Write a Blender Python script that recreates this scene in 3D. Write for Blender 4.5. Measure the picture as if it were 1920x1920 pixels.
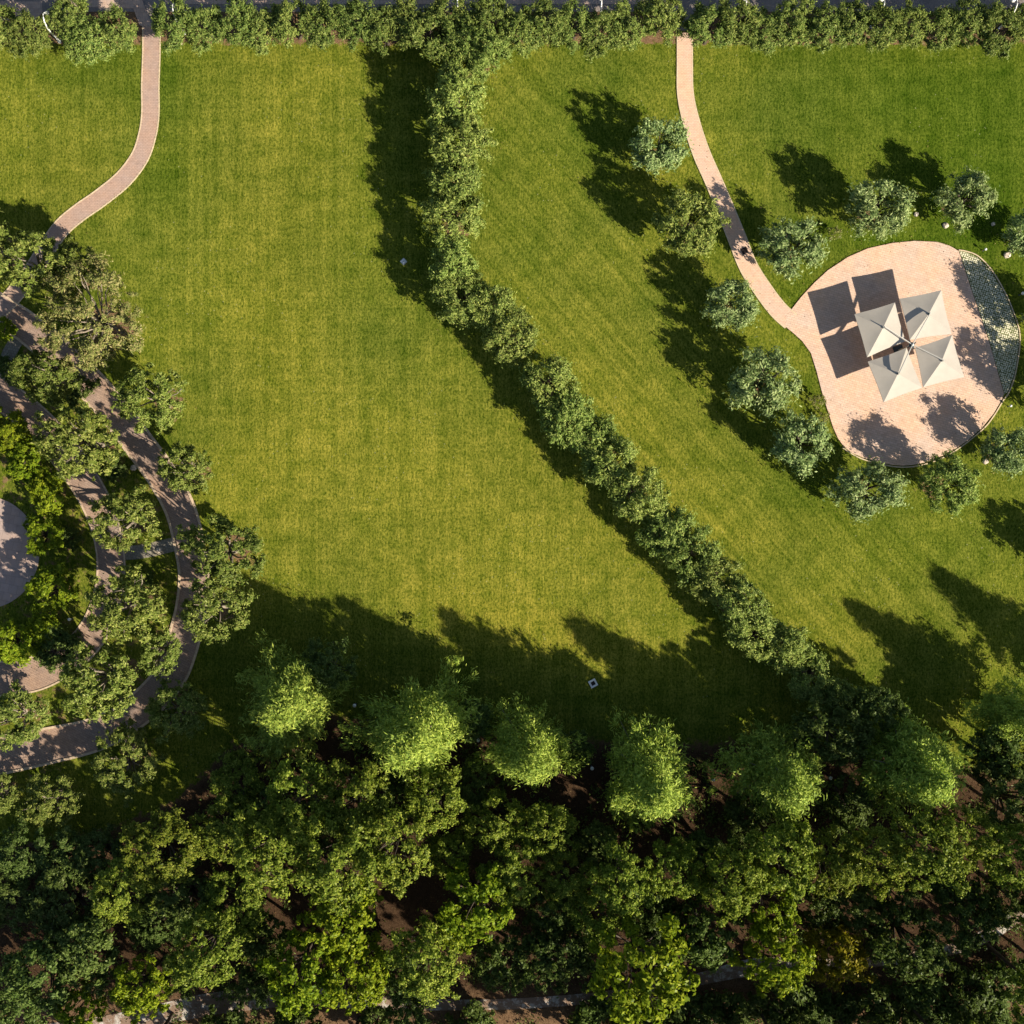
import bpy, math, random
import numpy as np
from mathutils import Vector

# ------------------------------------------------------------------ camera, sky, sun, exposure
for o in list(bpy.data.objects):
    bpy.data.objects.remove(o)
SC = bpy.context.scene
COL = SC.collection
S = 0.05                     # metres per photo pixel on the ground
HC = 1925 * S                # camera height
ELEV = math.radians(31)
SUNX, SUNY = 0.811, -0.585   # horizontal direction towards the sun

cam = bpy.data.cameras.new('camera')
cam.angle = 2 * math.atan(960 / 1925)
cam.clip_end = 3000
camo = bpy.data.objects.new('camera', cam)
COL.objects.link(camo)
camo.location = (0, 0, HC)
SC.camera = camo

world = bpy.data.worlds.new('World')
SC.world = world
world.use_nodes = True
wn = world.node_tree
sky = wn.nodes.new('ShaderNodeTexSky')
sky.sky_type = 'NISHITA'
sky.sun_disc = False
sky.sun_elevation = ELEV
sky.sun_rotation = math.atan2(SUNX, SUNY)
bg = wn.nodes['Background']
bg.inputs['Strength'].default_value = 0.055
wn.links.new(sky.outputs[0], bg.inputs[0])

sl = bpy.data.lights.new('sun', 'SUN')
sl.energy = 5.0
sl.angle = math.radians(0.5)
sl.color = (1.0, 0.90, 0.74)
so = bpy.data.objects.new('sun', sl)
COL.objects.link(so)
d = Vector((-SUNX * math.cos(ELEV), -SUNY * math.cos(ELEV), -math.sin(ELEV)))
so.rotation_euler = d.to_track_quat('-Z', 'Y').to_euler()

SC.view_settings.view_transform = 'Standard'
SC.view_settings.look = 'None'
SC.view_settings.gamma = 1
SC.view_settings.exposure = 1.08

RND = random.Random(11)

def W(px, py, z=0.0):
    f = (HC - z) / HC * S
    return Vector(((px - 960) * f, -(py - 960) * f, z))

# ------------------------------------------------------------------ tagging / linking
def tag(o, label=None, cat=None, group=None, kind=None):
    if label: o['label'] = label
    if cat: o['category'] = cat
    if group: o['group'] = group
    if kind: o['kind'] = kind
    return o

def link(name, me, mat=None, parent=None):
    if mat is not None and not me.materials:
        me.materials.append(mat)
    o = bpy.data.objects.new(name, me)
    COL.objects.link(o)
    if parent is not None:
        o.parent = parent
    return o

def empty(name, loc, rz=0):
    o = bpy.data.objects.new(name, None)
    COL.objects.link(o)
    o.location = loc
    o.rotation_euler = (0, 0, rz)
    o.empty_display_size = 0.3
    return o

class MB:
    """collects shapes for one mesh"""
    def __init__(s):
        s.v = []; s.f = []
    def add(s, vs, fs):
        n = len(s.v)
        s.v += [tuple(p) for p in vs]
        s.f += [tuple(i + n for i in f) for f in fs]
    def box(s, c, sz, rz=0, bev=0.0):
        x, y, z = sz[0] / 2, sz[1] / 2, sz[2] / 2
        cs, sn = math.cos(rz), math.sin(rz)
        b = min(bev, x * .4, y * .4)
        if b > 0:
            prof = [(x - b, y), (x, y - b), (x, -y + b), (x - b, -y), (-x + b, -y), (-x, -y + b), (-x, y - b), (-x + b, y)]
            prof = prof[::-1]
            tz = min(b, z * .8)
            rings = [(1.0, -z), (1.0, z - tz), (None, z)]
        else:
            prof = [(x, y), (-x, y), (-x, -y), (x, -y)]
            rings = [(1.0, -z), (1.0, z)]
        vs = []
        for k, zz in rings:
            for px, py in prof:
                if k is None:
                    px -= math.copysign(b, px) * .6; py -= math.copysign(b, py) * .6
                vs.append((c[0] + px * cs - py * sn, c[1] + px * sn + py * cs, c[2] + zz))
        n = len(prof)
        fs = [tuple(range(n))[::-1]]
        for r in range(len(rings) - 1):
            for i in range(n):
                j = (i + 1) % n
                fs.append((r * n + i, r * n + j, (r + 1) * n + j, (r + 1) * n + i))
        fs.append(tuple((len(rings) - 1) * n + i for i in range(n)))
        s.add(vs, fs)
    def tube(s, pts, rad, n=7):
        pts = [Vector(p) for p in pts]
        if not hasattr(rad, '__len__'): rad = [rad] * len(pts)
        vs = []
        up = Vector((0.13, 0.98, 0.11)).normalized()
        for i, p in enumerate(pts):
            t = (pts[min(i + 1, len(pts) - 1)] - pts[max(i - 1, 0)]).normalized()
            a = t.cross(up)
            if a.length < 1e-3: a = t.cross(Vector((1, 0, 0)))
            a.normalize(); b = t.cross(a)
            for k in range(n):
                q = 2 * math.pi * k / n
                vs.append(p + (a * math.cos(q) + b * math.sin(q)) * rad[i])
        fs = []
        for i in range(len(pts) - 1):
            for k in range(n):
                j = (k + 1) % n
                fs.append((i * n + k, i * n + j, (i + 1) * n + j, (i + 1) * n + k))
        fs.append(tuple(range(n))[::-1])
        fs.append(tuple((len(pts) - 1) * n + k for k in range(n)))
        s.add(vs, fs)
    def beam(s, pts, w, dp):
        """rectangular beam along pts lying in a vertical plane; w sideways, dp downwards"""
        pts = [Vector(p) for p in pts]
        dr = pts[-1] - pts[0]; dr.z = 0; dr.normalize()
        side = Vector((-dr.y, dr.x, 0)) * w / 2
        vs = []
        for i, p in enumerate(pts):
            dd = dp[i] if hasattr(dp, '__len__') else dp
            dn = Vector((0, 0, -dd))
            vs += [p - side, p + side, p + side + dn, p - side + dn]
        fs = []
        for i in range(len(pts) - 1):
            for k in range(4):
                j = (k + 1) % 4
                fs.append((i * 4 + k, i * 4 + j, i * 4 + 4 + j, i * 4 + 4 + k))
        m = 4 * (len(pts) - 1)
        fs += [(3, 2, 1, 0), (m, m + 1, m + 2, m + 3)]
        s.add(vs, fs)
    def lathe(s, c, prof, n=20):
        vs = []
        for r, z in prof:
            for k in range(n):
                q = 2 * math.pi * k / n
                vs.append((c[0] + r * math.cos(q), c[1] + r * math.sin(q), c[2] + z))
        fs = []
        for i in range(len(prof) - 1):
            for k in range(n):
                j = (k + 1) % n
                fs.append((i * n + k, i * n + j, (i + 1) * n + j, (i + 1) * n + k))
        fs.append(tuple(range(n))[::-1])
        fs.append(tuple((len(prof) - 1) * n + k for k in range(n)))
        s.add(vs, fs)
    def mesh(s, name, smooth=False):
        me = bpy.data.meshes.new(name)
        me.from_pydata(s.v, [], s.f)
        me.validate()
        if smooth:
            me.polygons.foreach_set('use_smooth', [True] * len(me.polygons))
        return me
    def build(s, name, mat, parent=None, smooth=False):
        return link(name, s.mesh(name, smooth), mat, parent)

# ------------------------------------------------------------------ materials
class NT:
    def __init__(s, name):
        s.m = bpy.data.materials.new(name)
        s.m.use_nodes = True
        s.t = s.m.node_tree
        s.b = s.t.nodes['Principled BSDF']
        s.out = s.t.nodes['Material Output']
    def n(s, typ, **kw):
        nd = s.t.nodes.new(typ)
        for k, v in kw.items():
            if k.startswith('_'): setattr(nd, k[1:], v)
            else: nd.inputs[k.replace('__', ' ')].default_value = v
        return nd
    def l(s, a, b): s.t.links.new(a, b)
    def coord(s, scale=(1, 1, 1), rz=0):
        g = s.n('ShaderNodeNewGeometry')
        m = s.n('ShaderNodeMapping')
        m.inputs['Scale'].default_value = scale
        m.inputs['Rotation'].default_value = (0, 0, rz)
        s.l(g.outputs['Position'], m.inputs['Vector'])
        return m.outputs[0]
    def along(s, ang, scale):
        g = s.n('ShaderNodeNewGeometry')
        r = s.n('ShaderNodeMapping'); r.inputs['Rotation'].default_value = (0, 0, ang)
        m = s.n('ShaderNodeMapping'); m.inputs['Scale'].default_value = scale
        s.l(g.outputs['Position'], r.inputs['Vector']); s.l(r.outputs[0], m.inputs['Vector'])
        return m.outputs[0]
    def noise(s, vec, scale, detail=3, rough=.6, dist=0):
        nd = s.n('ShaderNodeTexNoise', Scale=scale, Detail=detail, Roughness=rough, Distortion=dist)
        if vec is not None: s.l(vec, nd.inputs['Vector'])
        return nd.outputs['Fac']
    def ramp(s, fac, stops):
        r = s.n('ShaderNodeValToRGB')
        e = r.color_ramp.elements
        while len(e) < len(stops): e.new(.5)
        for i, (p, c) in enumerate(stops):
            e[i].position = p
            e[i].color = (c[0], c[1], c[2], 1) if hasattr(c, '__len__') else (c, c, c, 1)
        s.l(fac, r.inputs[0])
        return r.outputs[0]
    def mix(s, fac, a, b, mode='MIX'):
        m = s.n('ShaderNodeMix', _data_type='RGBA', _blend_type=mode)
        for sock, v in ((m.inputs[0], fac), (m.inputs[6], a), (m.inputs[7], b)):
            if hasattr(v, 'is_linked'): s.l(v, sock)
            elif hasattr(v, '__len__'): sock.default_value = (v[0], v[1], v[2], 1)
            else: sock.default_value = v
        return m.outputs[2]
    def math(s, op, a, b=0.0):
        m = s.n('ShaderNodeMath', _operation=op)
        for sock, v in ((m.inputs[0], a), (m.inputs[1], b)):
            if hasattr(v, 'is_linked'): s.l(v, sock)
            else: sock.default_value = v
        return m.outputs[0]
    def bump(s, h, dist, strength=1):
        b = s.n('ShaderNodeBump', Distance=dist, Strength=strength)
        s.l(h, b.inputs['Height'])
        s.l(b.outputs[0], s.b.inputs['Normal'])
    def col(s, c):
        if hasattr(c, 'is_linked'): s.l(c, s.b.inputs['Base Color'])
        else: s.b.inputs['Base Color'].default_value = (c[0], c[1], c[2], 1)
    def rough(s, r): s.b.inputs['Roughness'].default_value = r

def attr(m, name):
    a = m.n('ShaderNodeAttribute', _attribute_name=name)
    return a.outputs['Fac']

# lawn, with soil and dry patches where the ground has them
def mat_ground():
    m = NT('lawn_and_soil')
    P = m.coord()
    fine = m.noise(P, 5.0, 4, .8)
    blade = m.noise(m.coord((1, .45, 1), .35), 6.5, 3, .75)
    med = m.noise(P, .55, 4, .62)
    big = m.noise(P, .09, 3, .55)
    sv = m.noise(m.coord((1.9, .045, 1)), 1.0, 2, .6)       # mower lines along the photo's vertical
    sh = m.noise(m.coord((.06, 1.6, 1)), 1.0, 2, .6)
    sd = m.noise(m.along(.835, (.05, 1.9, 1)), 1.0, 2, .6)   # mower lines running along the winding row
    g0 = m.mix(m.ramp(big, [(.35, 0), (.66, 1)]), (.076, .103, .012), (.124, .143, .0155))
    g0 = m.mix(m.math('MULTIPLY', attr(m, 'lush'), .85), g0, (.046, .082, .006))
    g0 = m.mix(m.math('MULTIPLY', attr(m, 'dry'), .8), g0, (.168, .165, .018))
    g1 = m.mix(m.ramp(med, [(.3, 0), (.7, 1)]), m.mix(1, g0, (.68, .78, .6), 'MULTIPLY'), m.mix(1, g0, (1.30, 1.20, 1.3), 'MULTIPLY'))
    st = m.math('ADD', m.math('MULTIPLY', sv, .65), m.math('MULTIPLY', sh, .35))
    mx_ = m.n('ShaderNodeMix', _data_type='FLOAT')
    m.l(attr(m, 'diag'), mx_.inputs[0]); m.l(st, mx_.inputs[2]); m.l(sd, mx_.inputs[3])
    st = mx_.outputs[0]
    g1 = m.mix(m.ramp(st, [(.38, 0), (.62, 1)]), m.mix(1, g1, (.80, .85, .75), 'MULTIPLY'), m.mix(1, g1, (1.2, 1.14, 1.2), 'MULTIPLY'))
    vert = m.noise(m.coord((5.5, .9, 1)), 1.0, 3, .75)
    fb = m.math('ADD', m.math('MULTIPLY', m.math('ADD', fine, blade), .40), m.math('MULTIPLY', vert, .20))
    g2 = m.mix(m.ramp(fb, [(.43, 0), (.57, 1)]), m.mix(1, g1, (.40, .53, .40), 'MULTIPLY'), m.mix(1, g1, (1.6, 1.45, 1.8), 'MULTIPLY'))
    # scattered dry tufts / daisies
    vo = m.n('ShaderNodeTexVoronoi', Scale=1.7); m.l(P, vo.inputs['Vector'])
    dots = m.math('MULTIPLY', m.math('LESS_THAN', vo.outputs['Distance'], .09), m.math('GREATER_THAN', big, .52))
    g2 = m.mix(m.math('MULTIPLY', dots, .5), g2, (.30, .29, .16))
    # soil
    sn = m.noise(P, 2.2, 5, .7)
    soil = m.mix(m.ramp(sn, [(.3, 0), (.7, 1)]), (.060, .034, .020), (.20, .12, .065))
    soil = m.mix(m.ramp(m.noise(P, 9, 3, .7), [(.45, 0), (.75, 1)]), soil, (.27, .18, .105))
    soil = m.mix(m.math('MULTIPLY', attr(m, 'wood'), .85), soil, m.mix(1, soil, (.20, .19, .20), 'MULTIPLY'))  # tree shade painted into the soil colour under the woodland
    sf = m.math('ADD', attr(m, 'soil'), m.math('MULTIPLY', m.math('SUBTRACT', m.noise(P, 1.1, 5, .75), .5), 1.5))
    sf = m.math('MULTIPLY', m.ramp(sf, [(.42, 0), (.6, 1)]), m.math('GREATER_THAN', attr(m, 'soil'), .02))
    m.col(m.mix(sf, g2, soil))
    m.rough(.85)
    m.b.inputs['Specular IOR Level'].default_value = 0
    m.bump(m.math('ADD', fb, m.math('MULTIPLY', med, .6)), .12, .8)
    return m.m

def mat_paving(name, c1, c2, joint, bw=.42, bh=.21, rz=0, stain=.35):
    m = NT(name)
    P = m.coord((1, 1, 1), rz)
    br = m.n('ShaderNodeTexBrick', Scale=1.0)
    br.inputs['Mortar Size'].default_value = .012
    br.inputs['Brick Width'].default_value = bw
    br.inputs['Row Height'].default_value = bh
    br.inputs['Color1'].default_value = (*c1, 1)
    br.inputs['Color2'].default_value = (*c2, 1)
    br.inputs['Mortar'].default_value = (*joint, 1)
    m.l(P, br.inputs['Vector'])
    big = m.noise(P, .35, 4, .6)
    md = m.noise(P, 1.6, 4, .7)
    tile = m.noise(m.coord((1.2, .3, 1), rz), 2.5, 2, .6)
    c = m.mix(m.ramp(big, [(.35, 0), (.65, 1)]), br.outputs['Color'], m.mix(1, br.outputs['Color'], (1.13, 1.01, .88), 'MULTIPLY'))
    c = m.mix(m.math('MULTIPLY', m.ramp(md, [(.5, 0), (.72, 1)]), stain), c, m.mix(1, c, (.6, .52, .48), 'MULTIPLY'))
    c = m.mix(m.math('MULTIPLY', m.ramp(tile, [(.4, 0), (.65, 1)]), .5), c, m.mix(1, c, (1.10, 1.08, 1.05), 'MULTIPLY'))
    m.col(c)
    m.rough(.8)
    m.bump(br.outputs['Fac'], -.01, .6)
    return m.m

def mat_plain(name, c, rough=.6, var=.15, scale=3, metal=0):
    m = NT(name)
    P = m.coord()
    n = m.noise(P, scale, 4, .65)
    m.col(m.mix(m.ramp(n, [(.3, 0), (.7, 1)]), tuple(x * (1 - var) for x in c), tuple(min(1, x * (1 + var)) for x in c)))
    m.rough(rough)
    m.b.inputs['Metallic'].default_value = metal
    return m.m

def mat_gravel():
    m = NT('grass_block_paving')
    P = m.coord()
    v = m.n('ShaderNodeTexVoronoi', Scale=5.2); v.inputs['Randomness'].default_value = .4
    m.l(m.coord((1, 1, 1), .33), v.inputs['Vector'])
    f = m.ramp(v.outputs['Distance'], [(.38, 1), (.5, 0)])
    cnoise = m.noise(P, 1.2, 4, .7)
    f2 = m.math('MULTIPLY', f, m.ramp(cnoise, [(.32, .35), (.5, 1)]))
    g = m.mix(m.noise(P, 4, 3), (.05, .075, .015), (.16, .17, .05))
    m.col(m.mix(f2, g, (.62, .58, .42)))
    m.rough(.85)
    m.bump(f, .03, .8)
    return m.m

def mat_asphalt():
    m = NT('asphalt')
    P = m.coord()
    n = m.noise(P, 6, 5, .8)
    b = m.noise(P, .5, 3)
    c = m.mix(m.ramp(n, [(.3, 0), (.7, 1)]), (.18, .150, .135), (.28, .235, .205))
    m.col(m.mix(m.ramp(b, [(.4, 0), (.7, .6)]), c, (.11, .09, .085)))
    m.rough(.9)
    return m.m

def mat_leaf(name, a, b, c, trans=.3, rough=.5, ovar=.2):
    """three leaf colours picked per leaf, shifted a little per tree"""
    m = NT(name)
    g = m.n('ShaderNodeNewGeometry')
    oi = m.n('ShaderNodeObjectInfo')
    rp = m.ramp(g.outputs['Random Per Island'], [(0, a), (.55, b), (1, c)])
    hv = m.n('ShaderNodeHueSaturation')
    m.l(rp, hv.inputs['Color'])
    m.l(m.math('ADD', m.math('MULTIPLY', oi.outputs['Random'], .018), .488), hv.inputs['Hue'])
    r2 = m.math('FRACT', m.math('MULTIPLY', oi.outputs['Random'], 7.13))
    m.l(m.math('ADD', m.math('MULTIPLY', r2, ovar * 2), 1 - ovar), hv.inputs['Value'])
    m.l(hv.outputs[0], m.b.inputs['Base Color'])
    m.rough(rough)
    m.b.inputs['Specular IOR Level'].default_value = .08
    tr = m.n('ShaderNodeBsdfTranslucent')
    m.l(m.mix(1, hv.outputs[0], (1.25, 1.3, .7), 'MULTIPLY'), tr.inputs['Color'])
    mx = m.n('ShaderNodeMixShader', Fac=trans)
    m.l(m.b.outputs[0], mx.inputs[1]); m.l(tr.outputs[0], mx.inputs[2])
    m.l(mx.outputs[0], m.out.inputs['Surface'])
    return m.m

M = {}
M['ground'] = mat_ground()
M['patio'] = mat_paving('pink_paving', (.57, .42, .335), (.49, .36, .28), (.34, .245, .19), rz=.28)
M['path'] = mat_paving('pink_path_blocks', (.58, .415, .32), (.53, .37, .28), (.42, .29, .22), .3, .15)
M['pathl'] = mat_paving('grey_pink_path_blocks', (.38, .275, .23), (.33, .24, .20), (.25, .18, .15), .3, .15)
M['ring'] = mat_paving('garden_walk_paving', (.30, .22, .175), (.24, .175, .14), (.16, .115, .095), .4, .2, .5, .5)
M['plaza'] = mat_paving('plaza_paving', (.36, .28, .25), (.30, .24, .22), (.2, .17, .15), .8, .8, .2, .4)
M['cobble'] = mat_paving('cobble_link', (.24, .22, .18), (.17, .16, .13), (.08, .08, .06), .25, .25, .2, .5)
M['kerb'] = mat_plain('kerb_stone', (.52, .41, .27), .8, .2, 4)
M['kerbd'] = mat_plain('garden_kerb_stone', (.46, .35, .24), .8, .25, 4)
M['gravel'] = mat_gravel()
M['asphalt'] = mat_asphalt()
def mat_walk():
    m = NT('worn_pale_walk')
    P = m.coord()
    a = m.noise(P, .9, 5, .75); b = m.noise(P, 4, 5, .8)
    c = m.mix(m.ramp(b, [(.35, 0), (.65, 1)]), (.26, .235, .21), (.50, .45, .39))
    m.col(m.mix(m.ramp(a, [(.42, 0), (.50, 1)]), c, (.19, .125, .085)))
    m.rough(.9)
    m.bump(b, .03)
    return m.m
M['stonewalk'] = mat_walk()
M['pavement'] = mat_paving('roadside_paving', (.42, .32, .26), (.36, .28, .24), (.25, .2, .17), .4, .4, 0, .5)
M['canvas'] = mat_plain('canvas', (.385, .35, .30), .85, .05, 1.5)
M['alu'] = mat_plain('brushed_metal', (.60, .58, .52), .35, .05, 2, .3)
M['darkmetal'] = mat_plain('dark_metal', (.05, .07, .08), .45, .1, 2, .5)
M['white'] = mat_plain('white_enamel', (.78, .78, .75), .35, .04, 3)
M['greybox'] = mat_plain('grey_plastic', (.52, .54, .52), .6, .1, 6)
M['iron'] = mat_plain('rusty_iron', (.02, .01, .008), .8, .2, 8)
M['concrete'] = mat_plain('pale_concrete', (.74, .72, .66), .85, .2, 5)
M['stone'] = mat_plain('pale_rock', (.50, .42, .34), .9, .3, 4)
M['bark'] = mat_plain('dark_bark', (.06, .045, .032), .9, .4, 5)
M['barkp'] = mat_plain('pale_bark', (.20, .165, .125), .9, .35, 5)
M['olive'] = mat_leaf('olive_leaves', (.10, .165, .052), (.21, .29, .10), (.38, .45, .19), .25, .45, .12)
M['olive2'] = mat_leaf('olive_hedge_leaves', (.09, .145, .028), (.19, .255, .055), (.34, .385, .10), .25, .45, .12)
M['olive3'] = mat_leaf('roadside_olive_leaves', (.07, .12, .024), (.145, .20, .042), (.27, .31, .08), .25, .45, .15)
M['holm'] = mat_leaf('green_leaves', (.065, .105, .016), (.15, .195, .036), (.29, .315, .085), .28, .42, .15)
M['drytree'] = mat_leaf('sparse_olive_green_leaves', (.10, .13, .03), (.19, .21, .06), (.33, .28, .12), .28, .45, .1)
M['bright'] = mat_leaf('lime_leaves', (.085, .14, .008), (.165, .23, .012), (.29, .34, .025), .35, .42, .1)
M['yellow'] = mat_leaf('yellow_green_leaves', (.12, .13, .01), (.20, .19, .012), (.28, .24, .02), .35, .42, .1)
M['conif'] = mat_leaf('feathery_leaves', (.14, .225, .036), (.285, .375, .060), (.46, .54, .10), .3, .5, .1)
M['forest'] = mat_leaf('woodland_leaves', (.06, .10, .010), (.145, .195, .020), (.30, .335, .055), .28, .42, .18)
M['forestd'] = mat_leaf('dark_woodland_leaves', (.045, .075, .014), (.08, .12, .025), (.14, .18, .05), .28, .42, .2)

# ------------------------------------------------------------------ vegetation meshes
def leaves_mesh(name, clumps, n, L, Wd, seed, out=.5, flat=.75, mat=None, spike=0.0, Lvar=.4, stray=.38):
    """n leaf sprays spread through the clumps (x,y,z,r); each spray is one small rhombus"""
    g = np.random.default_rng(seed)
    c = np.array(clumps, float)
    w = c[:, 3] ** 2; w /= w.sum()
    idx = g.choice(len(c), n, p=w)
    cc = c[idx]
    dr = g.normal(size=(n, 3)); dr /= np.linalg.norm(dr, axis=1)[:, None]
    rr = g.random(n) ** .5
    far = g.random(n) < stray                      # stray sprays outside the tufts keep the outline ragged
    rr = np.where(far, 1.0 + np.abs(g.normal(size=n)) * .75, rr)
    # ragged clump: radius modulated by a few lobes
    ph = g.random((len(c), 3)) * 6.28
    lob = 1 + .22 * np.sin(3 * dr[:, 0] * 2 + ph[idx, 0]) + .2 * np.sin(4 * dr[:, 1] * 2 + ph[idx, 1])
    pos = cc[:, :3] + dr * (cc[:, 3] * rr * lob)[:, None] * np.array([1, 1, flat])
    ctr = np.array([c[:, 0].mean(), c[:, 1].mean(), c[:, 2].min()])
    od = pos - ctr; od /= np.linalg.norm(od, axis=1)[:, None] + 1e-6
    nr = g.normal(size=(n, 3)); nr /= np.linalg.norm(nr, axis=1)[:, None]
    nrm = nr * (1 - out) + (dr * .6 + od * .4) * out + np.array([0, 0, .25])
    nrm /= np.linalg.norm(nrm, axis=1)[:, None]
    t = g.normal(size=(n, 3)) * (1 - spike) + (od * .7 + dr * .3) * spike * 1.6
    t -= nrm * (t * nrm).sum(1)[:, None]
    t /= np.linalg.norm(t, axis=1)[:, None] + 1e-6
    b = np.cross(nrm, t)
    l = L * (1 - Lvar + 2 * Lvar * g.random(n)); wd = Wd * (.7 + .6 * g.random(n))
    V = np.empty((n, 4, 3))
    V[:, 0] = pos - t * (l / 2)[:, None]
    V[:, 1] = pos + b * (wd / 2)[:, None] + nrm * (l * .06)[:, None]
    V[:, 2] = pos + t * (l / 2)[:, None]
    V[:, 3] = pos - b * (wd / 2)[:, None] + nrm * (l * .06)[:, None]
    me = bpy.data.meshes.new(name)
    me.vertices.add(n * 4)
    me.vertices.foreach_set('co', V.reshape(-1))
    me.loops.add(n * 4)
    me.loops.foreach_set('vertex_index', np.arange(n * 4, dtype=np.int32))
    me.polygons.add(n)
    me.polygons.foreach_set('loop_start', np.arange(0, n * 4, 4, dtype=np.int32))
    me.polygons.foreach_set('loop_total', np.full(n, 4, dtype=np.int32))
    me.update(calc_edges=True)
    if mat: me.materials.append(mat)
    return me

def tufts(cl, k, f, seed, up=.35, drop=.12):
    """break every bough clump into small separate leaf tufts on its outside"""
    r = random.Random(seed)
    out = []
    for x, y, z, c in cl:
        for i in range(k):
            if r.random() < drop: continue
            v = Vector((r.gauss(0, 1), r.gauss(0, 1), r.gauss(0, 1) + up)).normalized() * c * r.uniform(.55, 1.25)
            out.append((x + v.x, y + v.y, z + v.z * .8, c * f * r.uniform(.65, 1.35)))
    return out

def trunk_mesh(name, clumps, r0, fork, seed, mat, nl=12, lean=.1, twig=True):
    r = random.Random(seed)
    mb = MB()
    top = Vector((r.uniform(-lean, lean), r.uniform(-lean, lean), fork))
    mid = Vector((top.x * .3 + r.uniform(-.05, .05), top.y * .3, fork * .5))
    mb.tube([(0, 0, -.15), (0, 0, .12), mid, top], [r0 * 1.45, r0 * 1.1, r0 * .85, r0 * .7], 9)
    cl = list(clumps)
    r.shuffle(cl)
    for i, c in enumerate(cl[:nl]):
        e = Vector(c[:3])
        s0 = top + Vector((0, 0, -r.uniform(0, fork * .15)))
        m1 = s0.lerp(e, .35) + Vector((r.uniform(-.2, .2), r.uniform(-.2, .2), r.uniform(0, .25)))
        m2 = s0.lerp(e, .7) + Vector((r.uniform(-.2, .2), r.uniform(-.2, .2), r.uniform(0, .2)))
        k = r.uniform(.35, .6) * r0
        mb.tube([s0, m1, m2, e], [k, k * .75, k * .45, k * .15], 6)
        if twig:
            for q in range(3):
                st = m1.lerp(e, r.random())
                en = st + Vector((r.uniform(-1, 1), r.uniform(-1, 1), r.uniform(0, .8))) * c[3] * 1.1
                mb.tube([st, st.lerp(en, .5) + Vector((0, 0, .05)), en], [k * .3, k * .2, k * .06], 5)
    me = mb.mesh(name, True)
    me.materials.append(mat)
    return me

def dome(r, n, R, z0, zr, cr, hole=0.0, low=-.35, jit=.15):
    """clump centres spread over an ellipsoidal dome, unit crown radius R"""
    out = []
    k = 0
    off = r.random() * 6.28
    while len(out) < n and k < n * 8:
        k += 1
        u = (len(out) + .5) / n
        zc = low + (1 - low) * u
        zc = max(-1, min(1, zc + r.uniform(-.12, .12)))
        rad = math.sqrt(max(0, 1 - zc * zc))
        a = off + len(out) * 2.39996 + r.uniform(-.35, .35)
        f = r.uniform(.62, .95)
        x, y = rad * math.cos(a) * f, rad * math.sin(a) * f
        if hole and math.hypot(x, y) < hole and r.random() < .8:
            x, y = x + math.cos(a) * hole * .8, y + math.sin(a) * hole * .8
            zc *= .8
        c = cr * r.uniform(.7, 1.25)
        out.append((x * R * (1 - c / R * .35), y * R * (1 - c / R * .35), z0 + zc * zr * f, c))
    return out

VAR = {}
def variants(key, n, fn):
    VAR[key] = [fn(i) for i in range(n)]

def mk_olive(key, mat, R=2.75, z0=3.0, zr=1.35, nclump=26, cr=.72, hole=.42, leaves=8200, L=.30, Wd=.105, bark='bark', r0=.22, fork=1.2, nl=11, low=-.35):
    def f(i):
        r = random.Random(hash_(key) + i * 17)
        cl = dome(r, nclump, R * .95, z0, zr, cr, hole, low)
        gap = r.uniform(0, 6.28)
        cl = [q for q in cl if r.random() > (.45 if math.cos(math.atan2(q[1], q[0]) - gap) > .8 else .06)]
        hx, hy = r.uniform(-.5, .5), r.uniform(-.5, .5)
        cl = [(x + hx * .3, y + hy * .3, z, c) for x, y, z, c in cl]
        return (leaves_mesh('crown', tufts(cl, 7, .36, i), int(leaves * 1.1), L, Wd, hash_(key) + i, .55, .8, M[mat], .35),
                trunk_mesh('trunk', cl, r0, fork, i + 5, M[bark], nl, .25), R, z0)
    return f

def hash_(s):
    h = 7
    for ch in s: h = (h * 31 + ord(ch)) % 100003
    return h

def mk_conifer(i):
    """tall feathery tree: tapering tiers of drooping boughs, ragged spiky outline"""
    r = random.Random(900 + i)
    Ht, R = 10.0, 4.2
    ph = [r.uniform(0, 6.28) for _ in range(3)]
    cl = []
    for t in range(15):
        u = t / 14
        z = 2.0 + (Ht - 2.2) * u
        rad = R * min(1, .72 + u * 1.6) * max(.05, 1 - max(0, u - .12) / .9) ** .85
        nb = max(3, int(9 * rad / R + 2))
        for k in range(nb):
            a = k * 6.283 / nb + t * .9 + r.uniform(-.3, .3)
            q = rad * r.uniform(.6, 1.08) * (1 + .22 * math.sin(2 * a + ph[0]) + .18 * math.sin(3 * a + ph[1] + t * .2) + .1 * math.sin(5 * a + ph[2]))
            for f, c in ((1.0, .50), (.72, .66), (.42, .62)):
                if f < .5 and r.random() < .45: continue
                cl.append((q * f * math.cos(a) + r.uniform(-.2, .2), q * f * math.sin(a) + r.uniform(-.2, .2),
                           z - .2 * f + r.uniform(-.2, .2), c * r.uniform(.8, 1.25)))
    lm = leaves_mesh('crown', tufts(cl, 4, .5, i, .3), 30000, .34, .085, 300 + i, .5, .8, M['conif'], .8)
    mb = MB()
    mb.tube([(0, 0, -.2), (0.05, 0, Ht * .3), (.1, .05, Ht * .7), (.1, .05, Ht * .98)], [.30, .24, .14, .03], 9)
    for c in r.sample(cl, 40):
        e = Vector(c[:3]); s0 = Vector((.06, .02, max(.8, e.z - .25 * math.hypot(e.x, e.y) - .2)))
        mb.tube([s0, s0.lerp(e, .5) + Vector((0, 0, .15)), e], [.07, .05, .015], 5)
    tm = mb.mesh('trunk', True); tm.materials.append(M['barkp'])
    return (lm, tm, R, 6.0)

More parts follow.
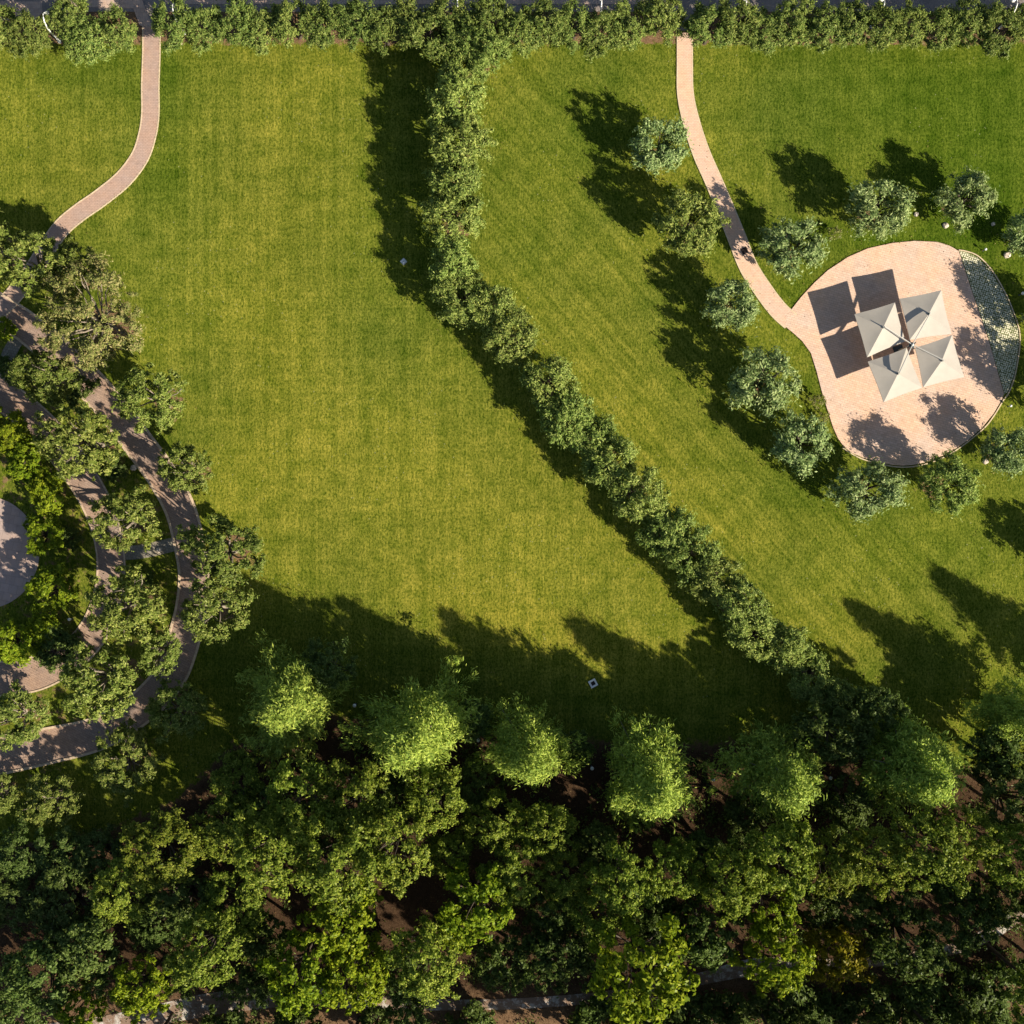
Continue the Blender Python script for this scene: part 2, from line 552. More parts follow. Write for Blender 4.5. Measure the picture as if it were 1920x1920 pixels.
def mk_broad(key, mat, R, z0, zr, nclump, cr, leaves, L, Wd, bark='barkp', fork=2.0, r0=.2, low=-.4, nl=14, out=.45):
    def f(i):
        r = random.Random(hash_(key) + i * 13)
        cl = dome(r, nclump, R, z0, zr, cr, 0, low)
        # knock a few clumps out and push others so no crown is a ball
        cl = [(x * r.uniform(.8, 1.15), y * r.uniform(.8, 1.15), z + r.uniform(-.3, .3), c) for x, y, z, c in cl if r.random() > .14]
        return (leaves_mesh('crown', tufts(cl, 6, .36, i, .35, .3), int(leaves * 1.15), L, Wd, hash_(key) + i, .6, .75, M[mat], .2, stray=.26),
                trunk_mesh('trunk', cl, r0, fork, i + 50, M[bark], nl, .3), R, z0)
    return f

variants('olive', 9, mk_olive('olive', 'olive', z0=2.75, zr=1.75, low=-.75))
variants('hedge', 9, mk_olive('hedge', 'olive2', R=2.9, z0=3.0, zr=1.9, low=-.6, nclump=36, cr=.66, hole=.25, leaves=9500, L=.30, Wd=.10))
variants('road', 5, mk_olive('road', 'olive3', R=2.8, z0=2.8, zr=1.5, nclump=30, cr=.62, hole=.2, leaves=7500, L=.30, Wd=.10))
variants('park', 7, mk_broad('park', 'holm', 3.2, 3.7, 2.1, 56, .52, 15000, .24, .11, low=-.7))
variants('dry', 1, mk_broad('dry', 'drytree', 5.0, 4.6, 2.2, 90, .58, 19000, .26, .10, nl=26))
variants('lime', 4, mk_broad('lime', 'bright', 2.8, 3.0, 1.6, 34, .55, 6500, .42, .18, 'bark', 1.2))
variants('conifer', 6, mk_conifer)
variants('wood', 7, mk_broad('wood', 'forest', 3.7, 8.2, 3.0, 66, .56, 19000, .25, .125, 'bark', 5.0, .17, -.5))
variants('woodlime', 7, mk_broad('woodlime', 'bright', 3.6, 6.5, 2.8, 54, .50, 12500, .32, .17, 'bark', 3.6, .17, -.5))
variants('dark', 4, mk_broad('dark', 'forestd', 3.4, 4.6, 2.2, 48, .60, 13000, .28, .14, 'bark', 2.2, .2, -.5))
variants('gold', 1, mk_broad('gold', 'yellow', 2.6, 3.2, 1.8, 34, .5, 5500, .36, .12, 'bark', 1.4))
variants('scrub', 3, mk_broad('scrub', 'forestd', 2.4, 1.3, .9, 26, .6, 5200, .34, .15, 'bark', .5, .1, -.2))
variants('sapling', 2, mk_broad('sapling', 'drytree', .9, .9, .6, 10, .28, 420, .22, .1, 'barkp', .4, .03, -.2, 6))

TREES = []       # (world base, apparent radius) used for the soil under them
usage = {}
def tree(kind, px, py, rpx, label, group=None, hs=1.0, name=None, cat='tree'):
    vs = VAR[kind]
    k = usage.get(kind, 0); usage[kind] = k + 1
    lm, tm, R, z0 = vs[k % len(vs)]
    # scale so that the crown's apparent radius is rpx at its own height
    sc = rpx * S / R
    zc = z0 * sc * hs
    sc *= (HC - zc) / HC
    zc = z0 * sc * hs
    p = W(px, py, zc)
    root = empty(name or 'tree', (p.x, p.y, 0), RND.uniform(0, 6.28))
    u = RND.uniform(.93, 1.08)
    root.scale = (sc * u, sc / u, sc * hs)
    tag(root, label, cat, group)
    link('crown', lm, None, root)
    link('trunk', tm, None, root)
    TREES.append((p.x, p.y, rpx * S, kind))
    return root

# ------------------------------------------------------------------ setting: sheets, paths, patio
def catmull(pts, n=8, closed=False):
    out = []
    P = [Vector((*p[:2], 0)) for p in pts]
    N = len(P)
    rng = range(N) if closed else range(N - 1)
    for i in rng:
        if closed:
            a, b, c, e = P[(i - 1) % N], P[i], P[(i + 1) % N], P[(i + 2) % N]
        else:
            a, b, c, e = P[max(i - 1, 0)], P[i], P[i + 1], P[min(i + 2, N - 1)]
        for k in range(n):
            t = k / n
            out.append(.5 * ((2 * b) + (c - a) * t + (2 * a - 5 * b + 4 * c - e) * t * t + (3 * b - a - 3 * c + e) * t ** 3))
    if not closed: out.append(P[-1])
    return out

def ribbon(name, px, width, z, mat, kerb=None, kerb_sides=(1, 1), th=.05, kw=.11, kh=.015, parent=None):
    """path laid along photo points; width in px, one or a list"""
    ws = width if hasattr(width, '__len__') else [width] * len(px)
    c = catmull([W(*p) for p in px], 10)
    wl = [w.x for w in catmull([(w * S, 0) for w in ws], 10)]
    L, Rr = [], []
    for i, p in enumerate(c):
        t = (c[min(i + 1, len(c) - 1)] - c[max(i - 1, 0)]).normalized()
        nn = Vector((-t.y, t.x, 0))
        L.append(p + nn * wl[i] / 2); Rr.append(p - nn * wl[i] / 2)
    mb = MB()
    strip(mb, L, Rr, z, th)
    o = mb.build(name, mat, parent)
    if parent is None: tag(o, kind='structure')
    if kerb:
        for sgn, edge in ((0, L), (1, Rr)):
            if not kerb_sides[sgn]: continue
            km = MB()
            A, B = [], []
            for i, p in enumerate(edge):
                t = (edge[min(i + 1, len(edge) - 1)] - edge[max(i - 1, 0)]).normalized()
                nn = Vector((-t.y, t.x, 0)) * (1 if sgn == 0 else -1)
                A.append(p + nn * kw); B.append(p - nn * .003)
            strip(km, A, B, z + kh, th + kh) if sgn == 0 else strip(km, B, A, z + kh, th + kh)
            km.build('kerb', kerb, o)
    return o

def strip(mb, L, R, z, th):
    n = len(L)
    vs = []
    for p in L: vs.append((p.x, p.y, z))
    for p in R: vs.append((p.x, p.y, z))
    for p in L: vs.append((p.x, p.y, z - th))
    for p in R: vs.append((p.x, p.y, z - th))
    fs = []
    for i in range(n - 1):
        fs.append((i, n + i, n + i + 1, i + 1))
        fs.append((i, i + 1, 2 * n + i + 1, 2 * n + i))
        fs.append((n + i, 3 * n + i, 3 * n + i + 1, n + i + 1))
    fs.append((0, 2 * n, 3 * n, n)); fs.append((n - 1, 2 * n - 1, 4 * n - 1, 3 * n - 1))
    mb.add(vs, fs)

def slab(name, px, z, th, mat, smooth=0, parent=None):
    pts = [W(*p) for p in px]
    if smooth: pts = catmull(pts, smooth, True)
    a = sum(pts[i].x * pts[(i + 1) % len(pts)].y - pts[(i + 1) % len(pts)].x * pts[i].y for i in range(len(pts)))
    if a < 0: pts = pts[::-1]
    n = len(pts)
    mb = MB()
    mb.add([(p.x, p.y, z) for p in pts] + [(p.x, p.y, z - th) for p in pts],
           [tuple(range(n))] + [(i, n + i, n + (i + 1) % n, (i + 1) % n) for i in range(n)])
    o = mb.build(name, mat, parent)
    if parent is None: tag(o, kind='structure')
    return o

# left lawn path and right lawn path
ribbon('lawn_path', [(284, 50), (284, 100), (282, 160), (282, 215), (276, 255), (262, 295), (232, 335), (190, 370), (150, 398), (118, 425), (92, 460), (60, 510), (20, 560), (-30, 610)],
       [30] * 14, .035, M['pathl'], M['kerb'])
ribbon('patio_path', [(1284, 62), (1284, 120), (1285, 175), (1295, 225), (1314, 285), (1338, 340), (1361, 395), (1381, 445), (1403, 500), (1430, 543), (1458, 580), (1483, 603)],
       [26, 26, 27, 28, 29, 29, 30, 31, 31, 31, 31, 31], .066, M['path'], M['kerb'], th=.09, kh=.006)
# patio
patio_px = [(1480, 585), (1502, 557), (1527, 530), (1552, 507), (1590, 482), (1627, 466), (1672, 456), (1715, 452), (1757, 454), (1780, 461), (1797, 471),
            (1822, 547), (1854, 641), (1882, 739), (1879, 747), (1862, 776), (1840, 803), (1815, 825), (1790, 842), (1770, 853), (1750, 862), (1730, 868), (1710, 872), (1690, 873),
            (1670, 871), (1645, 867), (1615, 857), (1597, 849), (1582, 838), (1571, 822), (1562, 802), (1550, 765), (1540, 732), (1531, 697), (1520, 662), (1504, 640), (1490, 627), (1473, 613), (1474, 592)]
slab('patio', patio_px, .07, .12, M['patio'])
gravel_px = [(1798.5, 471), (1812, 474), (1833, 483), (1857, 508), (1880, 546), (1895, 579), (1908, 617), (1910, 645), (1905, 682), (1899, 710), (1889, 735), (1883.5, 739), (1855.5, 641), (1823.5, 547)]
slab('grass_block_strip', gravel_px, .05, .1, M['gravel'])
# thin edging stone round the patio's outer side
edge = MB()
pp = [W(*p) for p in [(1797, 470), (1813, 473), (1834, 482), (1858, 507), (1881, 545), (1896, 578), (1909, 616), (1911, 645), (1906, 682), (1900, 710), (1890, 736), (1880, 750), (1863, 778), (1841, 805), (1791, 844), (1751, 864), (1711, 874), (1670, 873), (1615, 859), (1580, 839)]]
pp = catmull(pp, 4)
A = []; B = []
for i, p in enumerate(pp):
    t = (pp[min(i + 1, len(pp) - 1)] - pp[max(i - 1, 0)]).normalized()
    nn = Vector((-t.y, t.x, 0))
    A.append(p + nn * .1); B.append(p + nn * .0)
strip(edge, A, B, .085, .15)
tag(edge.build('patio_kerb', M['kerb']), kind='structure')

# garden with ring walks on the left
def ringpts(cx, cy, pts): return pts
ribbon('outer_ring_walk', [(-60, 540), (-10, 575), (45, 610), (100, 655), (165, 716), (222, 780), (262, 834), (303, 890), (338, 955), (357, 1030), (364, 1085), (358, 1145), (343, 1205), (322, 1262), (285, 1308), (235, 1348), (175, 1378), (100, 1396), (40, 1408), (-40, 1425)],
       [50, 50, 50, 52, 52, 50, 50, 50, 50, 50, 50, 52, 54, 54, 54, 54, 56, 60, 64, 64], .03, M['ring'], M['kerbd'], kw=.22, kh=.07)
ribbon('inner_ring_walk', [(-60, 700), (-20, 722), (25, 755), (78, 800), (125, 855), (160, 905), (188, 960), (205, 1020), (208, 1080), (196, 1140), (168, 1195), (125, 1235), (70, 1262), (10, 1272), (-50, 1275)],
       [50, 50, 54, 54, 54, 52, 50, 48, 48, 50, 52, 54, 60, 60, 60], .026, M['ring'], M['kerbd'], kw=.15, kh=.05)
ribbon('cobbled_link_path', [(222, 1037), (260, 1035), (300, 1027), (334, 1018)], 26, .018, M['cobble'])
ribbon('cobbled_side_path', [(48, 612), (30, 640), (14, 670), (2, 710), (-10, 740)], 26, .018, M['cobble'])
slab('round_plaza', [(-30 + 104 * math.cos(a * .2618) , 1036 + 106 * math.sin(a * .2618)) for a in range(24)], .04, .08, M['plaza'], 3)
# road and entrances along the top
slab('road', [(-700, -160), (2700, -160), (2700, 22), (-700, 22)], .012, .05, M['asphalt'])
for i, x in enumerate((284, 1284)):
    slab('road_entrance', [(x - 17, 15), (x + 18, 15), (x + 17, 60), (x - 16, 56)], .020, .04, M['asphalt'])
slab('pavement', [(-700, 3), (78, 3), (80, 24), (66, 38), (-700, 38)], .028, .05, M['pavement'])
slab('pavement', [(118, -12), (262, -12), (278, 30), (285, 52), (262, 48), (250, 16), (118, 12)], .028, .05, M['pavement'])
slab('pavement', [(310, -10), (1268, -10), (1268, 8), (310, 8)], .028, .05, M['pavement'])
# pale walk through the woodland at the bottom
ribbon('woodland_walk', [(-120, 1950), (100, 1935), (250, 1912), (400, 1882), (560, 1868), (720, 1880), (860, 1884), (1000, 1880), (1150, 1866), (1300, 1838), (1420, 1812), (1560, 1808), (1700, 1796), (1800, 1775), (1870, 1742), (1930, 1700), (1990, 1650)],
       [34, 34, 36, 42, 36, 26, 20, 20, 20, 22, 32, 20, 20, 22, 26, 26, 26], .03, M['stonewalk'])

# ------------------------------------------------------------------ trees
ORD = ['first', 'second', 'third', 'fourth', 'fifth', 'sixth', 'seventh', 'eighth', 'ninth', 'tenth', 'eleventh', 'twelfth', 'thirteenth', 'fourteenth',
       'fifteenth', 'sixteenth', 'seventeenth', 'eighteenth', 'nineteenth', 'twentieth']
# olives round the patio
OL = 'olive trees ringed around the patio'
for px, py, r, lab, hs in [
    (1238, 276, 55, 'silvery olive left of the upper path, forked trunk showing through its open centre', 1),
    (1296, 420, 64, 'broad pale olive whose crown touches the shaded bend of the patio path', 1),
    (1369, 573, 52, 'small silvery olive just left of the path junction at the patio', 1),
    (1433, 714, 63, 'round silvery olive left of the patio, third down that side', 1),
    (1506, 833, 60, 'silvery olive at the lower left corner of the patio', 1),
    (1630, 918, 64, 'ring-shaped silvery olive directly below the patio', 1),
    (1776, 908, 56, 'greener, thinner olive below the right part of the patio', 1),
    (1886, 846, 50, 'silvery olive at the right edge, below the patio kerb', 1),
    (1490, 466, 62, 'dark-centred olive between the path and the upper left of the patio', 1),
    (1652, 391, 58, 'silvery olive above the top of the patio, with a long shadow on the lawn', 1),
    (1814, 370, 53, 'small silvery olive above the grass-block strip, near the right edge', 1),
    (1928, 440, 44, 'olive cut by the right edge, level with the top of the patio', 1),
    (1985, 600, 54, 'olive beyond the right edge that shades the grass-block strip', 1),
    (1982, 735, 56, 'olive beyond the right edge that shades the side of the umbrella terrace', 1),
    (2010, 1040, 50, 'olive beyond the right edge over the lower lawn', 1),
]:
    tree('hedge' if px in (1776, 1296) else 'olive', px, py, r * RND.uniform(1.0, 1.08), lab, OL, 1.08, 'olive_tree')
# the winding hedge row
HG = 'olive trees in the winding row across the lawn'
hp = [(905, 95, 50), (862, 128, 50), (858, 192, 58), (864, 262, 58), (858, 335, 54), (855, 402, 60), (846, 492, 52), (866, 560, 56), (926, 575, 50), (958, 636, 54),
      (1030, 718, 54), (1062, 782, 56), (1108, 812, 50), (1145, 868, 56), (1196, 925, 56), (1245, 985, 54), (1292, 1040, 54), (1340, 1085, 52), (1385, 1135, 56), (1412, 1190, 52), (1475, 1215, 48), (1520, 1270, 46), (1572, 1318, 42)]
hl = ['where the row meets the roadside trees, right of the row', 'topmost of the winding row, under the roadside trees', 'at the top of the straight stretch, dark hollow in its middle',
      'second big crown of the straight stretch, pale right flank', 'narrow crown halfway down the straight stretch', 'wide crown low on the straight stretch, bulging left',
      'at the foot of the straight stretch, beside the white box', 'on the bend of the row, left side', 'small crown on the right side of the bend', 'just below the bend, ring-shaped with a dark hollow']
for i, (px, py, r) in enumerate(hp):
    if i < 10: lab = 'grey-green olive ' + hl[i]
    else: lab = 'grey-green olive, %s below the gap in the diagonal stretch of the winding row' % ORD[i - 10]
    tree('hedge', px + RND.uniform(-5, 5), py, r * (1.02 if i < 10 else 1.05), lab, HG, RND.uniform(1.0, 1.22), 'olive_tree')
# roadside row
RG = 'roadside trees along the top'
rx = [(-60, 45), (-4, 50), (55, 62), (140, 40), (165, 75), (222, 55), (322, 48), (385, 50), (440, 42), (492, 58), (552, 46), (610, 56), (668, 46), (722, 60), (765, 42), (806, 70), (838, 30), (868, 84), (920, 38),
      (972, 62), (1020, 42), (1078, 48), (1130, 58), (1176, 50), (1238, 34), (1330, 56), (1385, 40), (1432, 60), (1490, 46), (1545, 58), (1598, 44), (1652, 58), (1706, 48), (1760, 58), (1815, 46), (1868, 60), (1922, 46), (1975, 55)]
nL = nM = nR = 0
for px, py in rx:
    if px < 0 and px < -30: lab = 'dusty green roadside tree beyond the top left corner'
    elif px < 280: nL += 1; lab = 'dusty green roadside tree, %s from the left edge, before the left path' % ORD[nL - 1]
    elif px < 780: nM += 1; lab = 'dusty green roadside tree, %s to the right of the left path' % ORD[nM - 1]
    elif px < 1280: nR += 1; lab = 'dusty green roadside tree, %s to the left of the patio path' % ORD[13 - nR] if nR < 13 else 'dusty green roadside tree beside the patio path, left'
    elif px < 1950: lab = 'dusty green roadside tree, %s to the right of the patio path' % ORD[[p[0] for p in rx if p[0] > 1280].index(px)]
    else: lab = 'dusty green roadside tree beyond the top right corner'
    tree('road', px, py, RND.uniform(44, 52) if px not in (868, 806) else 56, lab, RG, 1.0, 'roadside_tree')

# garden trees on the left
GG = 'trees of the ring garden on the left'
for kind, px, py, r, lab in [
    ('park', 55, 492, 62, 'dark green tree where the left path enters the ring garden'),
    ('dry', 164, 592, 108, 'very wide sparse tree with browning crown at the upper end of the outer ring walk'),
    ('park', 140, 500, 48, 'shaded dark tree above the wide browning tree'),
    ('park', 76, 706, 56, 'round green tree inside the ring walks, below the browning tree'),
    ('park', 280, 750, 62, 'round bright-edged tree outside the ring walk, at the lawn edge'),
    ('park', 148, 828, 74, 'wide green tree between the two ring walks, upper part'),
    ('park', 300, 1222, 44, 'small green tree beside the sunlit piece of ring walk, near the lawn corner'),
    ('park', 345, 880, 52, 'thin pale-twigged tree on the lawn edge below the round one'),
    ('park', 232, 974, 64, 'star-shaped green tree between the ring walks above the cobbled link'),
    ('park', 418, 1036, 74, 'large green tree at the lawn edge, right of the cobbled link'),
    ('park', 402, 1146, 66, 'green tree just below the large one at the lawn edge'),
    ('park', 238, 1140, 70, 'green tree between the ring walks, below the cobbled link'),
    ('park', 185, 1282, 72, 'wide green tree over the lower bend of the ring walks'),
    ('park', 34, 1342, 62, 'dull green tree at the left edge above the sunlit walk'),
    ('park', 328, 1330, 60, 'thin green tree right of the sunlit piece of ring walk'),
    ('park', 234, 1428, 68, 'green tree below the outer ring walk, second from the left edge'),
    ('park', 95, 1502, 54, 'small green tree below the sunlit walk, near the left edge'),
    ('park', -6, 1490, 46, 'green tree cut by the left edge, below the walk'),
    ('park', -60, 440, 80, 'dark tree beyond the left edge shading the lawn'),
]:
    tree(kind, px, py, r * 1.06, lab, GG, ((1.45 if px < 300 else 1.25) if py < 1300 else .8) if kind == 'park' else 1.1, 'garden_tree')
LG = 'lime green shrubs around the round plaza'
for px, py, r, lab in [
    (18, 812, 44, 'lime green bush at the left edge above the plaza'), (52, 858, 46, 'lime green bush above the plaza, second of the arc'),
    (88, 925, 46, 'lime green bush at the upper right of the plaza'), (82, 1002, 42, 'lime green bush right beside the plaza'),
    (100, 1106, 50, 'brightest lime bush, alone below the plaza on the right'), (22, 1205, 48, 'lime green bush at the left edge under the plaza'),
    (78, 1178, 34, 'small dim lime bush between the two lower plaza bushes'), (-30, 780, 40, 'lime green bush beyond the left edge'),
    (8, 618, 24, 'tiny lime bush at the left edge beside the cobbled side path')]:
    tree('lime', px, py, r, lab, LG, .85, 'bush', 'shrub')
for px, py, r, lab in [(105, 1215, 46, 'dark shrub inside the lower bend of the inner ring walk'), (268, 1095, 30, 'low dark shrub beside the outer ring kerb, under the cobbled link'),
                       (150, 730, 34, 'low dark green shrub beside the outer ring walk, top'), (212, 870, 32, 'low dark green shrub between the ring walks'),
                       (130, 1010, 26, 'low dark shrub beside the inner ring walk, near the plaza'), (20, 690, 30, 'low dark shrub under the cobbled side path')]:
    tree('scrub', px, py, r, lab, 'low dark garden shrubs', 1.0, 'shrub', 'shrub')

# tall feathery trees
CG = 'tall feathery trees at the lower lawn edge'
for px, py, r, hs, lab in [
    (540, 1322, 120, .68, 'brightest tall feathery tree, leftmost of its row'), (775, 1378, 118, 1.0, 'tall feathery tree with hooked bright crown, second from left'),
    (988, 1414, 94, 1.22, 'slim tall feathery tree, third from left'), (1220, 1468, 110, 1.15, 'tall round feathery tree, fourth from left, bright lower rim'),
    (1468, 1462, 106, 1.1, 'tall feathery tree, fifth from left, narrow bright right side'), (1722, 1450, 108, 1.0, 'widest feathery tree, dull green, sixth from left'),
    (1915, 1345, 76, 1.15, 'dark feathery tree cut by the right edge'), (2120, 1308, 84, 1.15, 'feathery tree beyond the right edge')]:
    tree('conifer', px, py, r, lab, CG, hs, 'feathery_tree')

# woodland
WG = 'woodland trees at the bottom'
wood = [
    ('wood', 445, 1465, 52, 'woodland tree below the brightest feathery tree, left side'), ('wood', 560, 1500, 66, 'woodland tree straight below the brightest feathery tree'),
    ('wood', 425, 1560, 56, 'woodland tree left end, paler upright crown'), ('wood', 665, 1500, 66, 'woodland tree below the gap between the first two feathery trees'),
    ('wood', 515, 1590, 74, 'wide olive-toned woodland tree near the left middle'), ('wood', 635, 1610, 78, 'wide pale woodland tree at the middle of the left wood'),
    ('wood', 735, 1590, 68, 'pale woodland tree left of the dark clearing'), ('wood', 815, 1500, 56, 'small woodland tree under the second feathery tree'),
    ('wood', 848, 1600, 40, 'small isolated woodland crown above the dark clearing'), ('wood', 930, 1545, 50, 'woodland tree left below the third feathery tree'),
    ('wood', 1020, 1560, 54, 'woodland tree right below the third feathery tree'), ('wood', 958, 1640, 50, 'woodland tree above the bright crown at the clearing'),
    ('wood', 1060, 1650, 44, 'narrow woodland tree left of the fourth feathery tree foot'),
    ('wood', 300, 1595, 64, 'woodland tree at the upper left of the wood'), ('wood', 235, 1665, 56, 'woodland tree at the left, with a jagged left side'),
    ('dark', 345, 1685, 66, 'woodland tree in the left wood, second row'), ('wood', 440, 1700, 60, 'yellowish woodland tree beside the left clearing'),
    ('dark', 125, 1700, 66, 'woodland tree near the left edge, second row'), ('dark', 20, 1690, 52, 'woodland tree cut by the left edge, second row'),
    ('dark', 160, 1780, 62, 'woodland tree near the left edge, third row'), ('dark', 75, 1830, 66, 'dull woodland tree low at the left edge'),
    ('wood', 390, 1785, 62, 'woodland tree above the shaded pale walk'), ('woodlime', 640, 1715, 66, 'lime woodland tree left of the dark clearing'),
    ('woodlime', 560, 1825, 66, 'lime woodland tree at the bottom, left of centre'), ('woodlime', 665, 1825, 60, 'lime woodland tree at the bottom, beside the first sunlit gap'),
    ('woodlime', 895, 1690, 66, 'lime woodland tree right of the dark clearing'), ('wood', 800, 1800, 64, 'woodland tree at the bottom below the dark clearing'),
    ('woodlime', 860, 1745, 42, 'small lime crown under the one right of the clearing'),
    ('wood', 1170, 1650, 52, 'woodland tree below the fourth feathery tree'), ('wood', 1120, 1715, 46, 'small woodland tree left above the brightest lime tree'),
    ('wood', 1262, 1628, 44, 'small pale woodland crown below the fourth feathery tree, right'), ('woodlime', 1200, 1812, 82, 'brightest lime tree at the bottom centre'),
    ('dark', 1045, 1790, 60, 'dark tree left of the brightest lime tree'), ('dark', 950, 1800, 52, 'dark tree between two sunlit gaps at the bottom'),
    ('dark', 1320, 1745, 60, 'dark tree right of the brightest lime tree'), ('wood', 1370, 1650, 54, 'woodland tree between the fourth and fifth feathery trees'),
    ('wood', 1470, 1600, 58, 'woodland tree directly below the fifth feathery tree'), ('woodlime', 1440, 1690, 50, 'yellow-green tree left of the reddish clearing'),
    ('woodlime', 1452, 1795, 56, 'lime tree at the bottom over the shaded pale walk'), ('wood', 1565, 1615, 52, 'woodland tree above the reddish clearing'),
    ('wood', 1640, 1605, 54, 'woodland tree right above the reddish clearing'), ('wood', 1735, 1590, 62, 'woodland tree below the widest feathery tree'),
    ('wood', 1815, 1570, 48, 'narrow woodland tree right of the widest feathery tree'), ('dark', 1895, 1500, 60, 'dark tree at the right edge below the feathery one'),
    ('wood', 1905, 1610, 52, 'woodland tree cut by the right edge'), ('gold', 1570, 1782, 50, 'golden yellow bush-like tree near the bottom right'),
    ('dark', 1705, 1765, 66, 'deep green tree at the bottom right, right of the golden one'), ('dark', 1815, 1720, 54, 'dark tree near the right edge, low down'),
    ('dark', 1600, 1700, 44, 'dark tree under the reddish clearing'), ('dark', 30, 1900, 50, 'dark tree in the bottom left corner'),
    ('woodlime', 150, 1890, 42, 'small lime tree at the bottom left'), ('woodlime', 265, 1850, 50, 'lime tree at the bottom left, left of the pale walk'),
    ('dark', 330, 1830, 40, 'small dark tree above the bottom left lime trees'), ('dark', 120, 1610, 50, 'dark tree at the upper left of the wood'),
    ('dark', 40, 1600, 50, 'dark tree at the left edge, upper wood'), ('dark', 760, 1905, 40, 'dark low tree at the bottom left of centre'),
    ('dark', 1400, 1530, 46, 'dark tree between the fourth and fifth feathery trees, higher up'),
    ('dark', 1560, 1370, 62, 'dark tree above the gap right of the fifth feathery tree'), ('dark', 1640, 1330, 44, 'small dark tree at the end of the winding row'),
    ('dark', 880, 1350, 40, 'dim tree behind the second feathery tree'), ('dark', 1080, 1405, 34, 'dim tree behind the third feathery tree'),
    ('dark', 1893, 1402, 52, 'dark tree close under the feathery tree cut by the right edge'),
    ('dark', 620, 1250, 44, 'dim tree behind the brightest feathery tree'),
    ('dark', 480, 1520, 50, 'dark undergrowth tree between the left end crowns of the wood'), ('dark', 600, 1545, 50, 'dark undergrowth tree in the left wood, below the brightest feathery tree'),
    ('dark', 740, 1500, 46, 'dark undergrowth tree below the second feathery tree, left'), ('dark', 900, 1480, 44, 'dark undergrowth tree between the second and third feathery trees'),
    ('dark', 1120, 1590, 44, 'dark undergrowth tree at the left foot of the fourth feathery tree'), ('dark', 1310, 1600, 44, 'dark undergrowth tree right of the foot of the fourth feathery tree'),
    ('dark', 1215, 1700, 54, 'dark undergrowth tree just above the brightest lime tree'), ('dark', 1030, 1700, 46, 'dark undergrowth tree right of the lime tree at the clearing'),
    ('dark', 190, 1600, 46, 'dark undergrowth tree between the upper left crowns'), ('dark', 290, 1740, 44, 'dark undergrowth tree in the middle of the left wood'),
    ('dark', 500, 1760, 42, 'dark undergrowth tree left of the first lime trees'), ('dark', 1530, 1690, 44, 'dark undergrowth tree left in the reddish clearing'),
    ('dark', 1680, 1680, 48, 'dark undergrowth tree right in the reddish clearing'), ('dark', 1780, 1650, 46, 'dark undergrowth tree below the narrow crown at the right'),
    ('dark', 1860, 1420, 46, 'dark undergrowth tree between the widest feathery tree and the right edge'), ('dark', 1590, 1500, 44, 'dark undergrowth tree between the fifth and widest feathery trees'),
    ('dark', 760, 1830, 50, 'dark undergrowth tree below the dark clearing, left'), ('dark', 470, 1850, 36, 'small dark tree beside the shaded pale walk'),
    ('dark', 1890, 1680, 50, 'dark tree at the right edge above the bend of the pale walk'), ('dark', 1250, 1740, 44, 'small dark tree behind the brightest lime tree'),
    ('dark', 120, 1995, 44, 'low dark tree added for shade just below the bottom edge, first from the left'),  # this low row is added to shade the strip along the bottom edge
    ('dark', 330, 1985, 40, 'low dark tree added for shade just below the bottom edge, second from the left'),
    ('dark', 560, 1985, 46, 'low dark tree added for shade just below the bottom edge, third from the left'),
    ('dark', 720, 1995, 48, 'low dark tree added for shade just below the bottom edge, fourth from the left'),
    ('dark', 900, 2000, 40, 'low dark tree added for shade just below the bottom edge, fifth from the left'),
    ('dark', 1090, 1990, 48, 'low dark tree added for shade just below the bottom edge, sixth from the left'),
    ('dark', 1260, 1985, 46, 'low dark tree added for shade just below the bottom edge, seventh from the left'),
    ('dark', 1400, 1975, 44, 'low dark tree added for shade just below the bottom edge, eighth from the left'),
    ('dark', 1530, 1965, 46, 'low dark tree added for shade just below the bottom edge, ninth from the left'),
    ('dark', 1690, 1965, 42, 'low dark tree added for shade just below the bottom edge, tenth from the left'),
    ('dark', 1830, 1950, 48, 'low dark tree added for shade just below the bottom edge, eleventh from the left'),
    ('dark', 1960, 1820, 46, 'low dark tree added for shade just below the bottom edge, twelfth from the left'),
    ('wood', 250, 2010, 66, 'tree below the bottom edge, leftmost'), ('wood', 430, 2040, 60, 'tree below the bottom edge, under the shaded pale walk'),
    ('wood', 640, 2020, 66, 'tree below the bottom edge, under the lime trees left of centre'), ('wood', 880, 2030, 62, 'tree below the bottom edge, under the sunlit gaps'),
    ('wood', 1100, 2010, 64, 'tree below the bottom edge, left of the brightest lime tree'), ('wood', 1290, 2030, 66, 'tree below the bottom edge, right of the brightest lime tree'),
    ('wood', 1480, 2010, 66, 'tree below the bottom edge, under the lime tree on the walk'), ('wood', 1640, 2015, 64, 'tree below the bottom edge, under the golden tree'),
    ('wood', 1790, 1990, 62, 'tree below the bottom edge, near the right'), ('wood', 1970, 1880, 64, 'tree beyond the bottom right corner'), ('wood', 1990, 1750, 60, 'tree beyond the right edge at the bend of the pale walk'),
    ('wood', 2010, 1600, 64, 'tree beyond the right edge beside the wood'),
]
for kind, px, py, r, lab in wood:
    tree(kind, px, py, r * ((1.24 if px < 1150 else 1.32) if kind != 'dark' else 1.2), lab, WG, .78 if px < 470 and py < 1760 else (1.25 if px < 1150 else 1.4) if py > 1560 else 1.1, 'woodland_tree')
sc_ = [(1290, 1905), (1380, 1895), (1470, 1880), (1560, 1890), (1650, 1880), (1740, 1885), (1820, 1860), (1890, 1840), (1520, 1915), (1690, 1920), (1850, 1915), (1120, 1915), (880, 1920), (1210, 1920)]
sc_ += [(420, 1925), (560, 1915), (700, 1925), (1335, 1925), (1600, 1925), (1780, 1925)]
